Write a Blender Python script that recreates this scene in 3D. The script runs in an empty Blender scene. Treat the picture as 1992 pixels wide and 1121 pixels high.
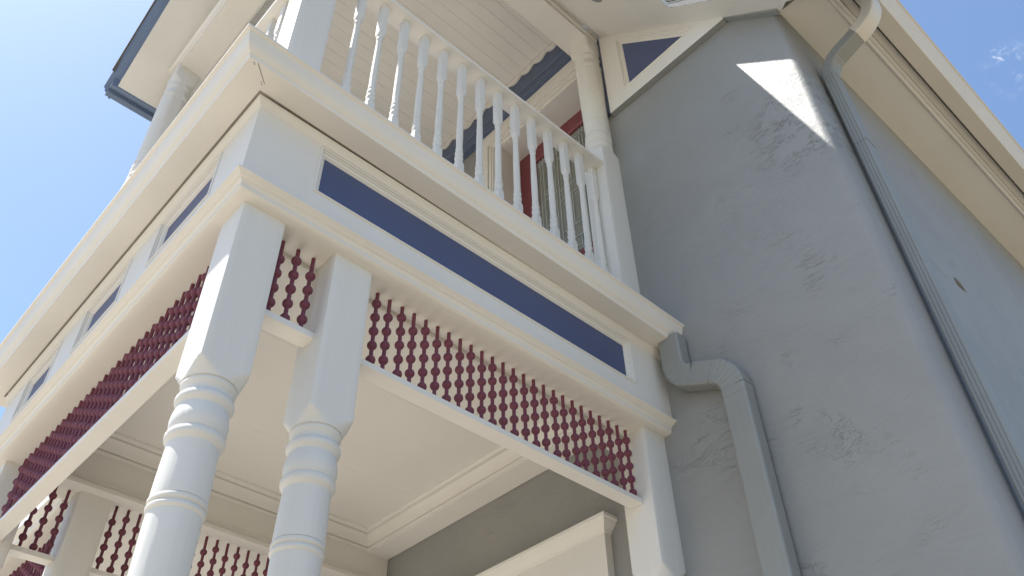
import bpy, bmesh, math, random
from mathutils import Matrix, Vector
random.seed(7)
SC = bpy.context.scene
COL = SC.collection
R_ = math.radians

# ------------------------------------------------------------------ camera
cam_d = bpy.data.cameras.new("Camera")
cam = bpy.data.objects.new("Camera", cam_d); COL.objects.link(cam)
CAM_C = (-0.52968537, -1.65210024, -1.9379303)
CR = [[0.73358222, -0.67935472, -0.01828338],
      [0.45325385, 0.50912507, -0.73167794],
      [0.50637739, 0.52845892, 0.68140524]]          # rows: right, down, forward
right, down, fwd = [Vector(r) for r in CR]
m = Matrix((right, -down, -fwd)).transposed().to_4x4()
m.translation = Vector(CAM_C)
cam.matrix_world = m
cam_d.sensor_fit = 'HORIZONTAL'; cam_d.sensor_width = 36.0
cam_d.lens = 36.0 * 1686.6257 / 1992.0
cam_d.clip_start = 0.05; cam_d.clip_end = 4000.0
SC.camera = cam

# ------------------------------------------------------------------ sky, sun, exposure
SUN_T, SUN_M = 3.3, 3.45              # drop per metre in x, and drop per metre in y
to_sun = Vector((-1.0, SUN_T / SUN_M, SUN_T)).normalized()
elev = math.asin(to_sun.z)
W = bpy.data.worlds.new("World"); SC.world = W; W.use_nodes = True
nt = W.node_tree; nt.nodes.clear()
sky = nt.nodes.new('ShaderNodeTexSky'); sky.sky_type = 'NISHITA'; sky.sun_disc = False
sky.sun_elevation = elev
sky.sun_rotation = math.atan2(to_sun.x, to_sun.y)
sky.altitude = 200; sky.air_density = 1.0; sky.dust_density = 1.1; sky.ozone_density = 1.6
bg = nt.nodes.new('ShaderNodeBackground'); bg.inputs['Strength'].default_value = 0.117
wo = nt.nodes.new('ShaderNodeOutputWorld')
tint = nt.nodes.new('ShaderNodeMixRGB'); tint.blend_type = 'MULTIPLY'; tint.inputs[0].default_value = 1.0
tint.inputs[2].default_value = (0.985, 1.05, 1.07, 1)      # the camera's slightly cyan white balance
nt.links.new(sky.outputs[0], tint.inputs[1])
tcw = nt.nodes.new('ShaderNodeTexCoord')
last = tint
def wisp(direction, inner, outer, nscale, amount):
    global last
    d = nt.nodes.new('ShaderNodeVectorMath'); d.operation = 'DISTANCE'; d.inputs[1].default_value = direction
    nrm = nt.nodes.new('ShaderNodeVectorMath'); nrm.operation = 'NORMALIZE'
    nt.links.new(tcw.outputs['Generated'], nrm.inputs[0]); nt.links.new(nrm.outputs[0], d.inputs[0])
    a = nt.nodes.new('ShaderNodeMapRange'); a.interpolation_type = 'SMOOTHSTEP'
    a.inputs[1].default_value = outer; a.inputs[2].default_value = inner; nt.links.new(d.outputs['Value'], a.inputs[0])
    n = nt.nodes.new('ShaderNodeTexNoise'); n.inputs['Scale'].default_value = nscale; n.inputs['Detail'].default_value = 8
    n.inputs['Roughness'].default_value = 0.65; n.inputs['Distortion'].default_value = 0.8
    nt.links.new(nrm.outputs[0], n.inputs[0])
    b = nt.nodes.new('ShaderNodeMapRange'); b.interpolation_type = 'SMOOTHSTEP'
    b.inputs[1].default_value = 0.46; b.inputs[2].default_value = 0.70; b.inputs[4].default_value = amount
    nt.links.new(n.outputs[0], b.inputs[0])
    m_ = nt.nodes.new('ShaderNodeMath'); m_.operation = 'MULTIPLY'
    nt.links.new(a.outputs[0], m_.inputs[0]); nt.links.new(b.outputs[0], m_.inputs[1])
    mx = nt.nodes.new('ShaderNodeMixRGB'); mx.inputs[2].default_value = (4.6, 4.9, 5.3, 1)
    nt.links.new(m_.outputs[0], mx.inputs[0]); nt.links.new(last.outputs[0], mx.inputs[1]); last = mx
wisp((0.6755, 0.0069, 0.7373), 0.001, 0.010, 90.0, 1.6)
wisp((0.6885, 0.0060, 0.7252), 0.004, 0.034, 60.0, 0.42)
nt.links.new(last.outputs[0], bg.inputs[0]); nt.links.new(bg.outputs[0], wo.inputs[0])
sun_d = bpy.data.lights.new("Sun", 'SUN'); sun_d.energy = 5.0; sun_d.angle = R_(0.53)
sun_d.color = (1.0, 0.96, 0.90)
sun = bpy.data.objects.new("Sun", sun_d); COL.objects.link(sun)
sun.rotation_euler = to_sun.to_track_quat('Z', 'Y').to_euler()
sun.location = (0, 0, 20)
SC.view_settings.view_transform = 'Standard'; SC.view_settings.look = 'None'
SC.view_settings.exposure = 1.0; SC.view_settings.gamma = 1.0
SC.render.engine = 'CYCLES'
SC.cycles.max_bounces = 8; SC.cycles.diffuse_bounces = 5

# ------------------------------------------------------------------ materials
def mat(name, col, rough=0.5, spec=0.4, bump=0.0, bscale=40.0, stretch=(1, 1, 1), var=0.0, vscale=3.0, metal=0.0):
    mt = bpy.data.materials.new(name); mt.use_nodes = True
    t = mt.node_tree; b = t.nodes['Principled BSDF']
    b.inputs['Base Color'].default_value = (*col, 1); b.inputs['Roughness'].default_value = rough
    b.inputs['Specular IOR Level'].default_value = spec; b.inputs['Metallic'].default_value = metal
    tc = t.nodes.new('ShaderNodeTexCoord')
    mp = t.nodes.new('ShaderNodeMapping'); mp.inputs['Scale'].default_value = stretch
    t.links.new(tc.outputs['Object'], mp.inputs[0])
    if var:
        n = t.nodes.new('ShaderNodeTexNoise'); n.inputs['Scale'].default_value = vscale
        n.inputs['Detail'].default_value = 6; n.inputs['Roughness'].default_value = 0.6
        r = t.nodes.new('ShaderNodeMapRange'); r.inputs[1].default_value = 0.3; r.inputs[2].default_value = 0.7
        r.inputs[3].default_value = 1 - var; r.inputs[4].default_value = 1 + var * 0.5
        mx = t.nodes.new('ShaderNodeVectorMath'); mx.operation = 'SCALE'
        mx.inputs[0].default_value = col
        t.links.new(mp.outputs[0], n.inputs[0]); t.links.new(n.outputs[0], r.inputs[0])
        t.links.new(r.outputs[0], mx.inputs['Scale']); t.links.new(mx.outputs[0], b.inputs['Base Color'])
    if bump:
        n = t.nodes.new('ShaderNodeTexNoise'); n.inputs['Scale'].default_value = bscale
        n.inputs['Detail'].default_value = 5
        bp = t.nodes.new('ShaderNodeBump'); bp.inputs['Strength'].default_value = 1.0
        bp.inputs['Distance'].default_value = bump
        t.links.new(mp.outputs[0], n.inputs[0]); t.links.new(n.outputs[0], bp.inputs['Height'])
        t.links.new(bp.outputs[0], b.inputs['Normal'])
    return mt

WHITE = mat("cream_white_paint", (0.690, 0.670, 0.632), 0.50, 0.35, 0.0008, 26, (1, 1, 1), 0.055, 1.7)
WHITE_WOOD = mat("cream_white_paint_on_turned_wood", (0.66, 0.645, 0.61), 0.60, 0.25, 0.0012, 22, (3.5, 3.5, 0.35), 0.03, 3)
NAVY = mat("navy_paint", (0.068, 0.088, 0.182), 0.45, 0.35, 0.0006, 40, (1, 1, 1), 0.06, 4)
NAVY_TRIM = mat("slate_navy_trim_paint", (0.085, 0.112, 0.180), 0.45, 0.35, 0.0006, 40, (1, 1, 1), 0.08, 5)
FASCIA_LIT = mat("lit_navy_fascia_paint", (0.125, 0.175, 0.275), 0.45, 0.4, 0.0006, 40, (1, 1, 1), 0.08, 5)  # navy trim lightened: light on its underside is put into the colour
WINE = mat("burgundy_paint", (0.165, 0.050, 0.076), 0.55, 0.25, 0.0007, 60, (1, 1, 1), 0.08, 9)
DOOR_RED = mat("burgundy_door_paint", (0.190, 0.038, 0.052), 0.35, 0.5, 0.0008, 20, (4, 4, 0.6), 0.1, 4)
PIPE = mat("grey_pipe_paint", (0.262, 0.272, 0.264), 0.45, 0.5, 0.0006, 30, (1, 1, 1), 0.06, 5)
GUTTER = mat("cream_gutter_metal", (0.64, 0.60, 0.54), 0.42, 0.5, 0.0005, 12, (1, 1, 1), 0.05, 2)
DARK = mat("dark_gap", (0.03, 0.028, 0.03), 0.9, 0.1)
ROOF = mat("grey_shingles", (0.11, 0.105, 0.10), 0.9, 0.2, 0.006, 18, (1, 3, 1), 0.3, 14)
CAME = mat("zinc_came", (0.40, 0.42, 0.40), 0.35, 0.5)
CONCRETE = mat("sunlit_concrete", (0.34, 0.295, 0.23), 0.85, 0.2, 0.004, 9, (1, 1, 1), 0.2, 0.8)
LAWN = mat("dry_ground", (0.25, 0.215, 0.155), 0.95, 0.1, 0.03, 4, (1, 1, 1), 0.3, 0.5)
DECK = mat("grey_deck_boards", (0.68, 0.645, 0.58), 0.7, 0.2, 0.002, 12, (1, 8, 1), 0.15, 3)
BALCONY = mat("pale_painted_deck_boards", (0.78, 0.75, 0.69), 0.6, 0.3, 0.002, 12, (1, 8, 1), 0.08, 3)
VENT = mat("grey_vent_mesh", (0.22, 0.23, 0.23), 0.6, 0.3)

def stucco():
    mt = bpy.data.materials.new("trowelled_grey_stucco"); mt.use_nodes = True
    t = mt.node_tree; N = t.nodes; Lk = t.links; b = N['Principled BSDF']
    b.inputs['Roughness'].default_value = 0.55; b.inputs['Specular IOR Level'].default_value = 0.55
    tc = N.new('ShaderNodeTexCoord')
    def noise(scale, detail=6, rough=0.6, dist=0.0, src=None):
        n = N.new('ShaderNodeTexNoise'); n.inputs['Scale'].default_value = scale; n.inputs['Detail'].default_value = detail
        n.inputs['Roughness'].default_value = rough; n.inputs['Distortion'].default_value = dist
        Lk.new((src or tc.outputs['Object']), n.inputs[0]); return n
    def rng(src, a, c, d=0.0, e=1.0, smooth=True):
        r = N.new('ShaderNodeMapRange'); r.inputs[1].default_value = a; r.inputs[2].default_value = c
        r.inputs[3].default_value = d; r.inputs[4].default_value = e
        if smooth: r.interpolation_type = 'SMOOTHSTEP'
        Lk.new(src, r.inputs[0]); return r.outputs[0]
    def mth(op, a, c):
        x = N.new('ShaderNodeMath'); x.operation = op
        for i, v in enumerate((a, c)):
            if isinstance(v, (int, float)): x.inputs[i].default_value = v
            else: Lk.new(v, x.inputs[i])
        return x.outputs[0]
    # trowel drags run diagonally over the wall
    mp = N.new('ShaderNodeMapping'); mp.inputs['Rotation'].default_value = (R_(-38), R_(10), 0)
    mp.inputs['Scale'].default_value = (1.0, 0.45, 1.3)
    Lk.new(tc.outputs['Object'], mp.inputs[0])
    warp = noise(3.0, 3, 0.5, 0.0, mp.outputs[0])
    add = N.new('ShaderNodeVectorMath'); add.operation = 'MULTIPLY_ADD'
    add.inputs[1].default_value = (0.5, 0.5, 0.5)
    Lk.new(warp.outputs['Color'], add.inputs[0]); Lk.new(mp.outputs[0], add.inputs[2])
    big = noise(2.2, 4, 0.55, 0.6)
    drag = noise(9.0, 8, 0.62, 0.9, add.outputs[0])
    # broken ridges: |noise - .5| near zero, only where a patch mask allows
    rid = noise(7.0, 5, 0.6, 1.2, add.outputs[0])
    ridge = rng(mth('ABSOLUTE', mth('SUBTRACT', rid.outputs[0], 0.5), 0), 0.0, 0.012, 1.0, 0.0)
    patch = rng(noise(5.0, 3, 0.5, 0.4).outputs[0], 0.60, 0.72)
    edge = mth('MULTIPLY', ridge, patch)
    rid2 = noise(19.0, 5, 0.6, 1.0, add.outputs[0])
    ridge2 = rng(mth('ABSOLUTE', mth('SUBTRACT', rid2.outputs[0], 0.5), 0), 0.0, 0.014, 1.0, 0.0)
    patch2 = rng(noise(3.2, 3, 0.5, 0.4).outputs[0], 0.56, 0.70)
    edge2 = mth('MULTIPLY', ridge2, patch2)
    # flat skip-trowelled plateaus
    plate = rng(drag.outputs[0], 0.44, 0.56)
    h = mth('ADD', mth('MULTIPLY', big.outputs[0], 0.9), mth('MULTIPLY', plate, 0.055))
    h = mth('ADD', h, mth('MULTIPLY', drag.outputs[0], 0.045))
    # the coat is cracked and ridged round the high corner
    dc_ = N.new('ShaderNodeVectorMath'); dc_.operation = 'DISTANCE'; dc_.inputs[1].default_value = (1.93, -0.97, 1.12)
    Lk.new(tc.outputs['Object'], dc_.inputs[0])
    near = rng(dc_.outputs['Value'], 0.12, 0.44, 1.0, 0.0)
    rid3 = noise(22.0, 6, 0.65, 1.6, add.outputs[0])
    ridge3 = rng(mth('ABSOLUTE', mth('SUBTRACT', rid3.outputs[0], 0.52), 0), 0.0, 0.020, 1.0, 0.0)
    patch3 = rng(noise(12.0, 3, 0.5, 0.3).outputs[0], 0.44, 0.56)
    edge3 = mth('MULTIPLY', mth('MULTIPLY', ridge3, patch3), near)
    h = mth('SUBTRACT', h, mth('MULTIPLY', edge3, 0.22))
    h = mth('SUBTRACT', h, mth('MULTIPLY', mth('MULTIPLY', drag.outputs[0], near), 0.12))
    sx = N.new('ShaderNodeSeparateXYZ'); Lk.new(tc.outputs['Object'], sx.inputs[0])
    side = rng(sx.outputs['X'], 2.0, 2.3)
    mp2 = N.new('ShaderNodeMapping'); mp2.inputs['Scale'].default_value = (1.0, 1.0, 0.35); Lk.new(tc.outputs['Object'], mp2.inputs[0])
    h = mth('ADD', h, mth('MULTIPLY', mth('MULTIPLY', noise(14.0, 7, 0.65, 0.8, mp2.outputs[0]).outputs[0], side), 0.45))
    h = mth('SUBTRACT', h, mth('MULTIPLY', edge, 0.13))
    h = mth('SUBTRACT', h, mth('MULTIPLY', edge2, 0.11))
    h = mth('ADD', h, mth('MULTIPLY', noise(70.0, 4, 0.7).outputs[0], 0.035))
    bp = N.new('ShaderNodeBump'); bp.inputs['Strength'].default_value = 1.0; bp.inputs['Distance'].default_value = 0.010
    Lk.new(h, bp.inputs['Height']); Lk.new(bp.outputs[0], b.inputs['Normal'])
    cr = N.new('ShaderNodeMixRGB'); cr.inputs[1].default_value = (0.256, 0.258, 0.252, 1); cr.inputs[2].default_value = (0.290, 0.291, 0.283, 1)
    Lk.new(rng(noise(1.3, 7, 0.6, 0.5).outputs[0], 0.3, 0.7), cr.inputs[0])
    dk = N.new('ShaderNodeMixRGB'); dk.blend_type = 'MULTIPLY'; dk.inputs[2].default_value = (0.96, 0.955, 0.95, 1)
    Lk.new(mth('MAXIMUM', edge, mth('MULTIPLY', edge2, 0.6)), dk.inputs[0]); Lk.new(cr.outputs[0], dk.inputs[1])
    Lk.new(dk.outputs[0], b.inputs['Base Color'])
    return mt
STUCCO = stucco()

def glass_mat():
    mt = bpy.data.materials.new("textured_door_glass"); mt.use_nodes = True
    b = mt.node_tree.nodes['Principled BSDF']
    b.inputs['Base Color'].default_value = (0.21, 0.215, 0.19, 1); b.inputs['Roughness'].default_value = 0.18
    b.inputs['Specular IOR Level'].default_value = 0.8
    t = mt.node_tree
    tc = t.nodes.new('ShaderNodeTexCoord'); w = t.nodes.new('ShaderNodeTexWave'); w.bands_direction = 'Y'
    w.inputs['Scale'].default_value = 22; w.inputs['Distortion'].default_value = 0.6
    bp = t.nodes.new('ShaderNodeBump'); bp.inputs['Distance'].default_value = 0.002
    t.links.new(tc.outputs['Object'], w.inputs[0]); t.links.new(w.outputs[0], bp.inputs['Height'])
    t.links.new(bp.outputs[0], b.inputs['Normal'])
    return mt
GLASS = glass_mat()

# ------------------------------------------------------------------ mesh helpers
class MB:
    def __init__(s): s.v = []; s.f = []; s.mi = []
    def add(s, vs, fs, mi=0):
        o = len(s.v); s.v += [tuple(p) for p in vs]
        for f in fs: s.f.append([i + o for i in f]); s.mi.append(mi)
        return s
    def box(s, x0, x1, y0, y1, z0, z1, bev=0.0, mi=0):
        if bev <= 0:
            vs = [(x, y, z) for x in (x0, x1) for y in (y0, y1) for z in (z0, z1)]
            return s.add(vs, [(0, 1, 3, 2), (4, 6, 7, 5), (0, 4, 5, 1), (2, 3, 7, 6), (0, 2, 6, 4), (1, 5, 7, 3)], mi)
        bm = bmesh.new(); bmesh.ops.create_cube(bm, size=1.0)
        for v in bm.verts:
            v.co = Vector((x0 + (v.co.x + .5) * (x1 - x0), y0 + (v.co.y + .5) * (y1 - y0), z0 + (v.co.z + .5) * (z1 - z0)))
        bmesh.ops.bevel(bm, geom=list(bm.edges), offset=bev, segments=2, profile=0.7, affect='EDGES')
        bm.verts.index_update()
        s.add([v.co[:] for v in bm.verts], [[v.index for v in f.verts] for f in bm.faces], mi); bm.free(); return s
    def prism(s, poly, ax, a0, a1, mi=0):
        """poly: list of 2D points in the two remaining axes (in xyz order); extruded from a0 to a1 on ax"""
        def P(p, a):
            if ax == 'x': return (a, p[0], p[1])
            if ax == 'y': return (p[0], a, p[1])
            return (p[0], p[1], a)
        n = len(poly)
        vs = [P(p, a0) for p in poly] + [P(p, a1) for p in poly]
        fs = [list(range(n)), list(range(2 * n - 1, n - 1, -1))] + [(i, (i + 1) % n, n + (i + 1) % n, n + i) for i in range(n)]
        return s.add(vs, fs, mi)
    def lathe(s, cx, cy, prof, seg=24, cap=True, ys=1.0, mi=0):
        vs = []; fs = []
        for z, r in prof:
            for i in range(seg):
                a = 2 * math.pi * i / seg; vs.append((cx + r * math.cos(a), cy + ys * r * math.sin(a), z))
        for k in range(len(prof) - 1):
            for i in range(seg):
                j = (i + 1) % seg; fs.append((k * seg + i, k * seg + j, (k + 1) * seg + j, (k + 1) * seg + i))
        if cap: fs.append(list(range(seg))); fs.append([(len(prof) - 1) * seg + i for i in range(seg)][::-1])
        return s.add(vs, fs, mi)
    def squareround(s, cx, cy, prof, half, seg=64, soft=0.004):
        """prof: (z, r). Radius is the lathe radius cut by a square of half-width HALF: a turned post with square blocks."""
        vs = []; fs = []
        for z, r in prof:
            for i in range(seg):
                a = 2 * math.pi * i / seg
                sq = half / max(abs(math.cos(a)), abs(math.sin(a)))
                sq = min(sq, half * math.sqrt(2) - soft)
                q = min(r, sq); vs.append((cx + q * math.cos(a), cy + q * math.sin(a), z))
        for k in range(len(prof) - 1):
            for i in range(seg):
                j = (i + 1) % seg; fs.append((k * seg + i, k * seg + j, (k + 1) * seg + j, (k + 1) * seg + i))
        fs.append(list(range(seg))); fs.append([(len(prof) - 1) * seg + i for i in range(seg)][::-1])
        return s.add(vs, fs)
    def molding(s, prof, path, closed=False, shift=None, mi=0):
        """sweep a closed profile of (outward, z) along a plan path with mitres; outward = left of the path's run"""
        n = len(path); m_ = len(prof); vs = []
        for i, p in enumerate(path):
            def nrm(a, b):
                d = (Vector(b) - Vector(a)).normalized(); return Vector((-d.y, d.x))
            if closed: n1 = nrm(path[i - 1], p); n2 = nrm(p, path[(i + 1) % n])
            else:
                n1 = nrm(path[i - 1], p) if i > 0 else nrm(p, path[1]); n2 = nrm(p, path[i + 1]) if i < n - 1 else n1
            mt = (n1 + n2) / (1 + n1.dot(n2))
            do, dz = shift[i] if shift else (0, 0)
            for o, z in prof: vs.append((p[0] + mt.x * (o + do), p[1] + mt.y * (o + do), z + dz))
        fs = []
        rng_ = range(n) if closed else range(n - 1)
        for i in rng_:
            i2 = (i + 1) % n
            for k in range(m_):
                k2 = (k + 1) % m_; fs.append((i * m_ + k, i2 * m_ + k, i2 * m_ + k2, i * m_ + k2))
        if not closed: fs.append(list(range(m_))); fs.append([(n - 1) * m_ + k for k in range(m_)][::-1])
        return s.add(vs, fs, mi)
    def sweep(s, sec, pts, up, scale=None):
        """sweep a closed 2D section along 3D points; up = fixed side vector"""
        n = len(pts); m_ = len(sec); vs = []; up = Vector(up)
        for i, p in enumerate(pts):
            p = Vector(p)
            t = (Vector(pts[min(i + 1, n - 1)]) - Vector(pts[max(i - 1, 0)])).normalized()
            b = t.cross(up).normalized(); k = scale[i] if scale else 1.0
            for a, c in sec: vs.append(tuple(p + up * a * k + b * c * k))
        fs = [(i * m_ + k, (i + 1) * m_ + k, (i + 1) * m_ + (k + 1) % m_, i * m_ + (k + 1) % m_) for i in range(n - 1) for k in range(m_)]
        fs.append(list(range(m_))); fs.append([(n - 1) * m_ + k for k in range(m_)][::-1])
        return s.add(vs, fs)

def build(name, mb, mats, parent=None, smooth=None, fix=True):
    me = bpy.data.meshes.new(name); me.from_pydata(mb.v, [], mb.f)
    if not isinstance(mats, (list, tuple)): mats = [mats]
    for m_ in mats: me.materials.append(m_)
    if len(mats) > 1:
        for p, i in zip(me.polygons, mb.mi): p.material_index = i
    if fix:
        bm = bmesh.new(); bm.from_mesh(me); bmesh.ops.recalc_face_normals(bm, faces=bm.faces); bm.to_mesh(me); bm.free()
    if smooth is not None:
        for p in me.polygons: p.use_smooth = True
        me.set_sharp_from_angle(angle=R_(smooth))
    o = bpy.data.objects.new(name, me); COL.objects.link(o)
    if parent is not None:
        o.parent = parent
        o.matrix_parent_inverse = root_of(parent)
    return o
def root_of(p):
    mw = Matrix.Identity(4); q = p
    chain = []
    while q is not None: chain.append(q); q = q.parent
    # all parents here carry only plain translations
    t = Vector((0, 0, 0))
    for c in chain:
        t += Vector(c.location)
        t += c.matrix_parent_inverse.translation
    return Matrix.Translation(-t)
def tag(o, label=None, cat=None, group=None, kind=None):
    if label: o['label'] = label
    if cat: o['category'] = cat
    if group: o['group'] = group
    if kind: o['kind'] = kind
    return o
def thing(name, loc, label, cat, group=None):
    o = bpy.data.objects.new(name, None); COL.objects.link(o); o.location = loc; o.empty_display_size = 0.1
    return tag(o, label, cat, group)
def child_copy(src, parent, off):
    """copy a part with its sub-parts, moved by OFF"""
    c = src.copy(); COL.objects.link(c); c.parent = parent; c.location = Vector(src.location) + Vector(off)
    c.matrix_parent_inverse = root_of(parent) if parent else Matrix.Identity(4)
    return c

# ------------------------------------------------------------------ key numbers (metres; z = 0 is the top of the lower cornice)
L = 1.917            # house wall plane (facing -x)
YE = 2.087           # far end of the porch
Q = 0.052; S = 0.14  # post inset and post width
CY = -0.995          # side wall of the house (facing -y)
GZ = -3.55           # ground
FLZ = -3.0           # porch floor
DZ = 0.44            # balcony floor
CZ = 0.19            # lower ceiling
UZ = 3.16            # upper ceiling
SA, SB = 2.818, 0.98  # sloping soffit: z = SA + SB * y
YM = 2.10            # ridge line of the main roof
YR = 1.0435          # ridge line of the porch roof
def soff(y): return SA + SB * y if y < YR else SA + SB * (2 * YR - y)

# ================================================================== SETTING
g = MB(); g.box(-400, 400, -400, 400, GZ - 0.3, GZ)
tag(build("ground", g, LAWN), kind='structure')
g = MB(); g.box(-16, 0.4, -2.6, 14, GZ - 0.1, GZ + 0.024)
tag(build("driveway", g, CONCRETE), kind='structure')

# ================================================================== HOUSE
house = thing("house", (L, 0, GZ), "grey stucco house wall with white trim under the sloping eaves", "house")
# stucco: front wall with openings, softly rounded corner, side wall
DO0, DO1, DOZ1 = 0.09, 1.03, 2.72      # upper door opening
def front_wall():
    mb = MB()
    y0 = CY + 0.035; zt = 4.4
    # grid of rectangles around the door openings (upper door; lower door behind the porch head)
    ys = [y0, DO0, DO1, 0.46, 1.34, YM, 5.2]; ys = sorted(set(ys))
    wtop = lambda y: (SA + SB * y if y < YM else SA + SB * (2 * YM - y)) + 0.17
    zs = sorted(set([GZ, FLZ, -0.92, DZ, 2.0, DOZ1, zt]))
    for i in range(len(ys) - 1):
        for k in range(len(zs) - 1):
            a, b_, c, d = ys[i], ys[i + 1], zs[k], zs[k + 1]
            if a >= DO0 - 1e-6 and b_ <= DO1 + 1e-6 and c >= DZ - 1e-6 and d <= DOZ1 + 1e-6: continue
            if a >= 0.46 - 1e-6 and b_ <= 1.34 + 1e-6 and c >= FLZ - 1e-6 and d <= -0.92 + 1e-6: continue
            za, zb = (wtop(a), wtop(b_)) if d == zt else (min(d, wtop(a)), min(d, wtop(b_)))
            if za <= c and zb <= c: continue
            mb.add([(L, a, c), (L, b_, c), (L, b_, max(c, zb)), (L, a, max(c, za))], [(0, 1, 2, 3)])
    # bullnose
    r = 0.035; prev = None
    for i in range(9):
        t = i / 8 * math.pi / 2
        p = (L + r - r * math.cos(t), CY + r - r * math.sin(t))
        if prev: mb.add([(prev[0], prev[1], GZ), (p[0], p[1], GZ), (p[0], p[1], 2.1), (prev[0], prev[1], 2.1)], [(0, 1, 2, 3)])
        prev = p
    # side wall, turned by the small angle the photograph shows
    x1 = 12.0; y1 = CY - (x1 - L) * 0.0075
    mb.add([(L + r, CY, GZ), (x1, y1, GZ), (x1, y1, 2.1), (L + r, CY, 2.1)], [(0, 1, 2, 3)])
    # back and far faces so that light does not leak
    mb.add([(L, 5.2, GZ), (x1, 5.2, GZ), (x1, 5.2, 2.1), (L, 5.2, 2.1)], [(0, 1, 2, 3)])
    mb.add([(x1, y1, GZ), (x1, 5.2, GZ), (x1, 5.2, 2.1), (x1, YM, wtop(YM)), (x1, y1, 2.1)], [(0, 1, 2, 3, 4)])
    bm = bmesh.new(); vs = [bm.verts.new(v) for v in mb.v]
    for f in mb.f: bm.faces.new([vs[i] for i in f])
    bmesh.ops.remove_doubles(bm, verts=bm.verts, dist=1e-4)
    bm.verts.index_update()
    out = MB(); out.v = [v.co[:] for v in bm.verts]; out.f = [[v.index for v in f.verts] for f in bm.faces]; out.mi = [0] * len(out.f)
    bm.free(); return out
build("stucco_wall", front_wall(), STUCCO, house, smooth=30, fix=False)

# --- white gable field on the wall between balcony post and eave, with its navy triangle
GX = L - 0.036
def gable_field():
    mb = MB()
    bz = 2.062; yl = 0.034; yb = -0.726
    top = lambda y: soff(y) + 0.03
    tri = [(-0.117, 2.205), (-0.117, 2.612), (-0.502, 2.222)]     # navy panel edge
    yb = -0.745
    out = [(yl, bz), (yl, top(yl)), (yb, top(yb)), (yb, bz + 0.010), (yb + 0.001, bz + 0.010)]
    tro = [(-0.082, 2.172), (-0.082, 2.685), (-0.585, 2.195)]      # moulding outer edge
    # face of the board as a ring between out and tro
    f = lambda p: (GX, p[0], p[1])
    A, B, C_, D, E = [f(p) for p in out]; a, b, c = [f(p) for p in tro]
    mb.add([A, B, b, a], [(0, 1, 2, 3)])
    mb.add([B, C_, c, b], [(0, 1, 2, 3)])
    mb.add([C_, D, E, c], [(0, 1, 2, 3)])
    mb.add([E, A, a, c], [(0, 1, 2, 3)])
    # underside edges
    g_ = lambda p: (L - 0.001, p[0], p[1])
    for p, q in ((out[4], out[0]), (out[3], out[4]), (out[0], out[1]), (out[2], out[3])):
        mb.add([f(p), f(q), g_(q), g_(p)], [(0, 1, 2, 3)], 1)
    return mb, tri, tro
gf, tri, tro = gable_field()
gfo = build("gable_board", gf, [WHITE, PIPE], house, fix=True)
mb = MB()
def ring(mb, outer, inner, x0, x1, axis='x'):
    n = len(outer)
    for i in range(n):
        j = (i + 1) % n
        if axis == 'x': pts = [(x0, *outer[i]), (x0, *outer[j]), (x1, *inner[j]), (x1, *inner[i])]
        else: pts = [(outer[i][0], x0, outer[i][1]), (outer[j][0], x0, outer[j][1]), (inner[j][0], x1, inner[j][1]), (inner[i][0], x1, inner[i][1])]
        mb.add(pts, [(0, 1, 2, 3)])
def lerp(o, i, t): return [tuple(a + (b - a) * t for a, b in zip(p, q)) for p, q in zip(o, i)]
def panel_mould(mb, outer, inner, face, depth, sgn, axis):
    """stepped moulding: bead standing proud, quirk, slope down to the panel"""
    steps = [(0.0, 0.0), (0.02, -0.0035), (0.16, -0.0055), (0.28, -0.0035), (0.30, 0.002), (0.48, 0.003), (0.50, 0.007), (0.80, depth * 0.55), (1.0, depth)]
    for (t0, d0), (t1, d1) in zip(steps, steps[1:]):
        ring(mb, lerp(outer, inner, t0), lerp(outer, inner, t1), face + sgn * d0, face + sgn * d1, axis)
panel_mould(mb, tro, tri, GX, 0.014, 1, 'x')
build("panel_moulding", mb, WHITE, gfo)
mb = MB(); mb.prism([(-0.7455, 2.078), (-0.7455, soff(-0.7455) + 0.02), (-1.0, soff(-1.0) + 0.02), (-1.0, 1.820)], 'x', GX + 0.002, L - 0.001)
build("edge_strip", mb, PIPE, house)
mb = MB(); mb.add([(GX + 0.014, *p) for p in tri], [(0, 1, 2)])
build("triangle_panel", mb, NAVY, gfo, fix=False)
# lower edge trim of the board: a thin square strip that shows as the grey edge
mb = MB()
def strip(mb, p, q, w, x0, x1):
    d = Vector((q[0] - p[0], q[1] - p[1])).normalized(); n = Vector((d.y, -d.x)) * w
    poly = [p, q, (q[0] + n.x, q[1] + n.y), (p[0] + n.x, p[1] + n.y)]
    mb.prism(poly, 'x', x0, x1)
# slate strip beside the upper post
mb2 = MB(); mb2.box(L - 0.024, L - 0.002, 0.036, 0.104, 2.10, 2.84)
build("corner_strip", mb2, NAVY_TRIM, house)

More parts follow.
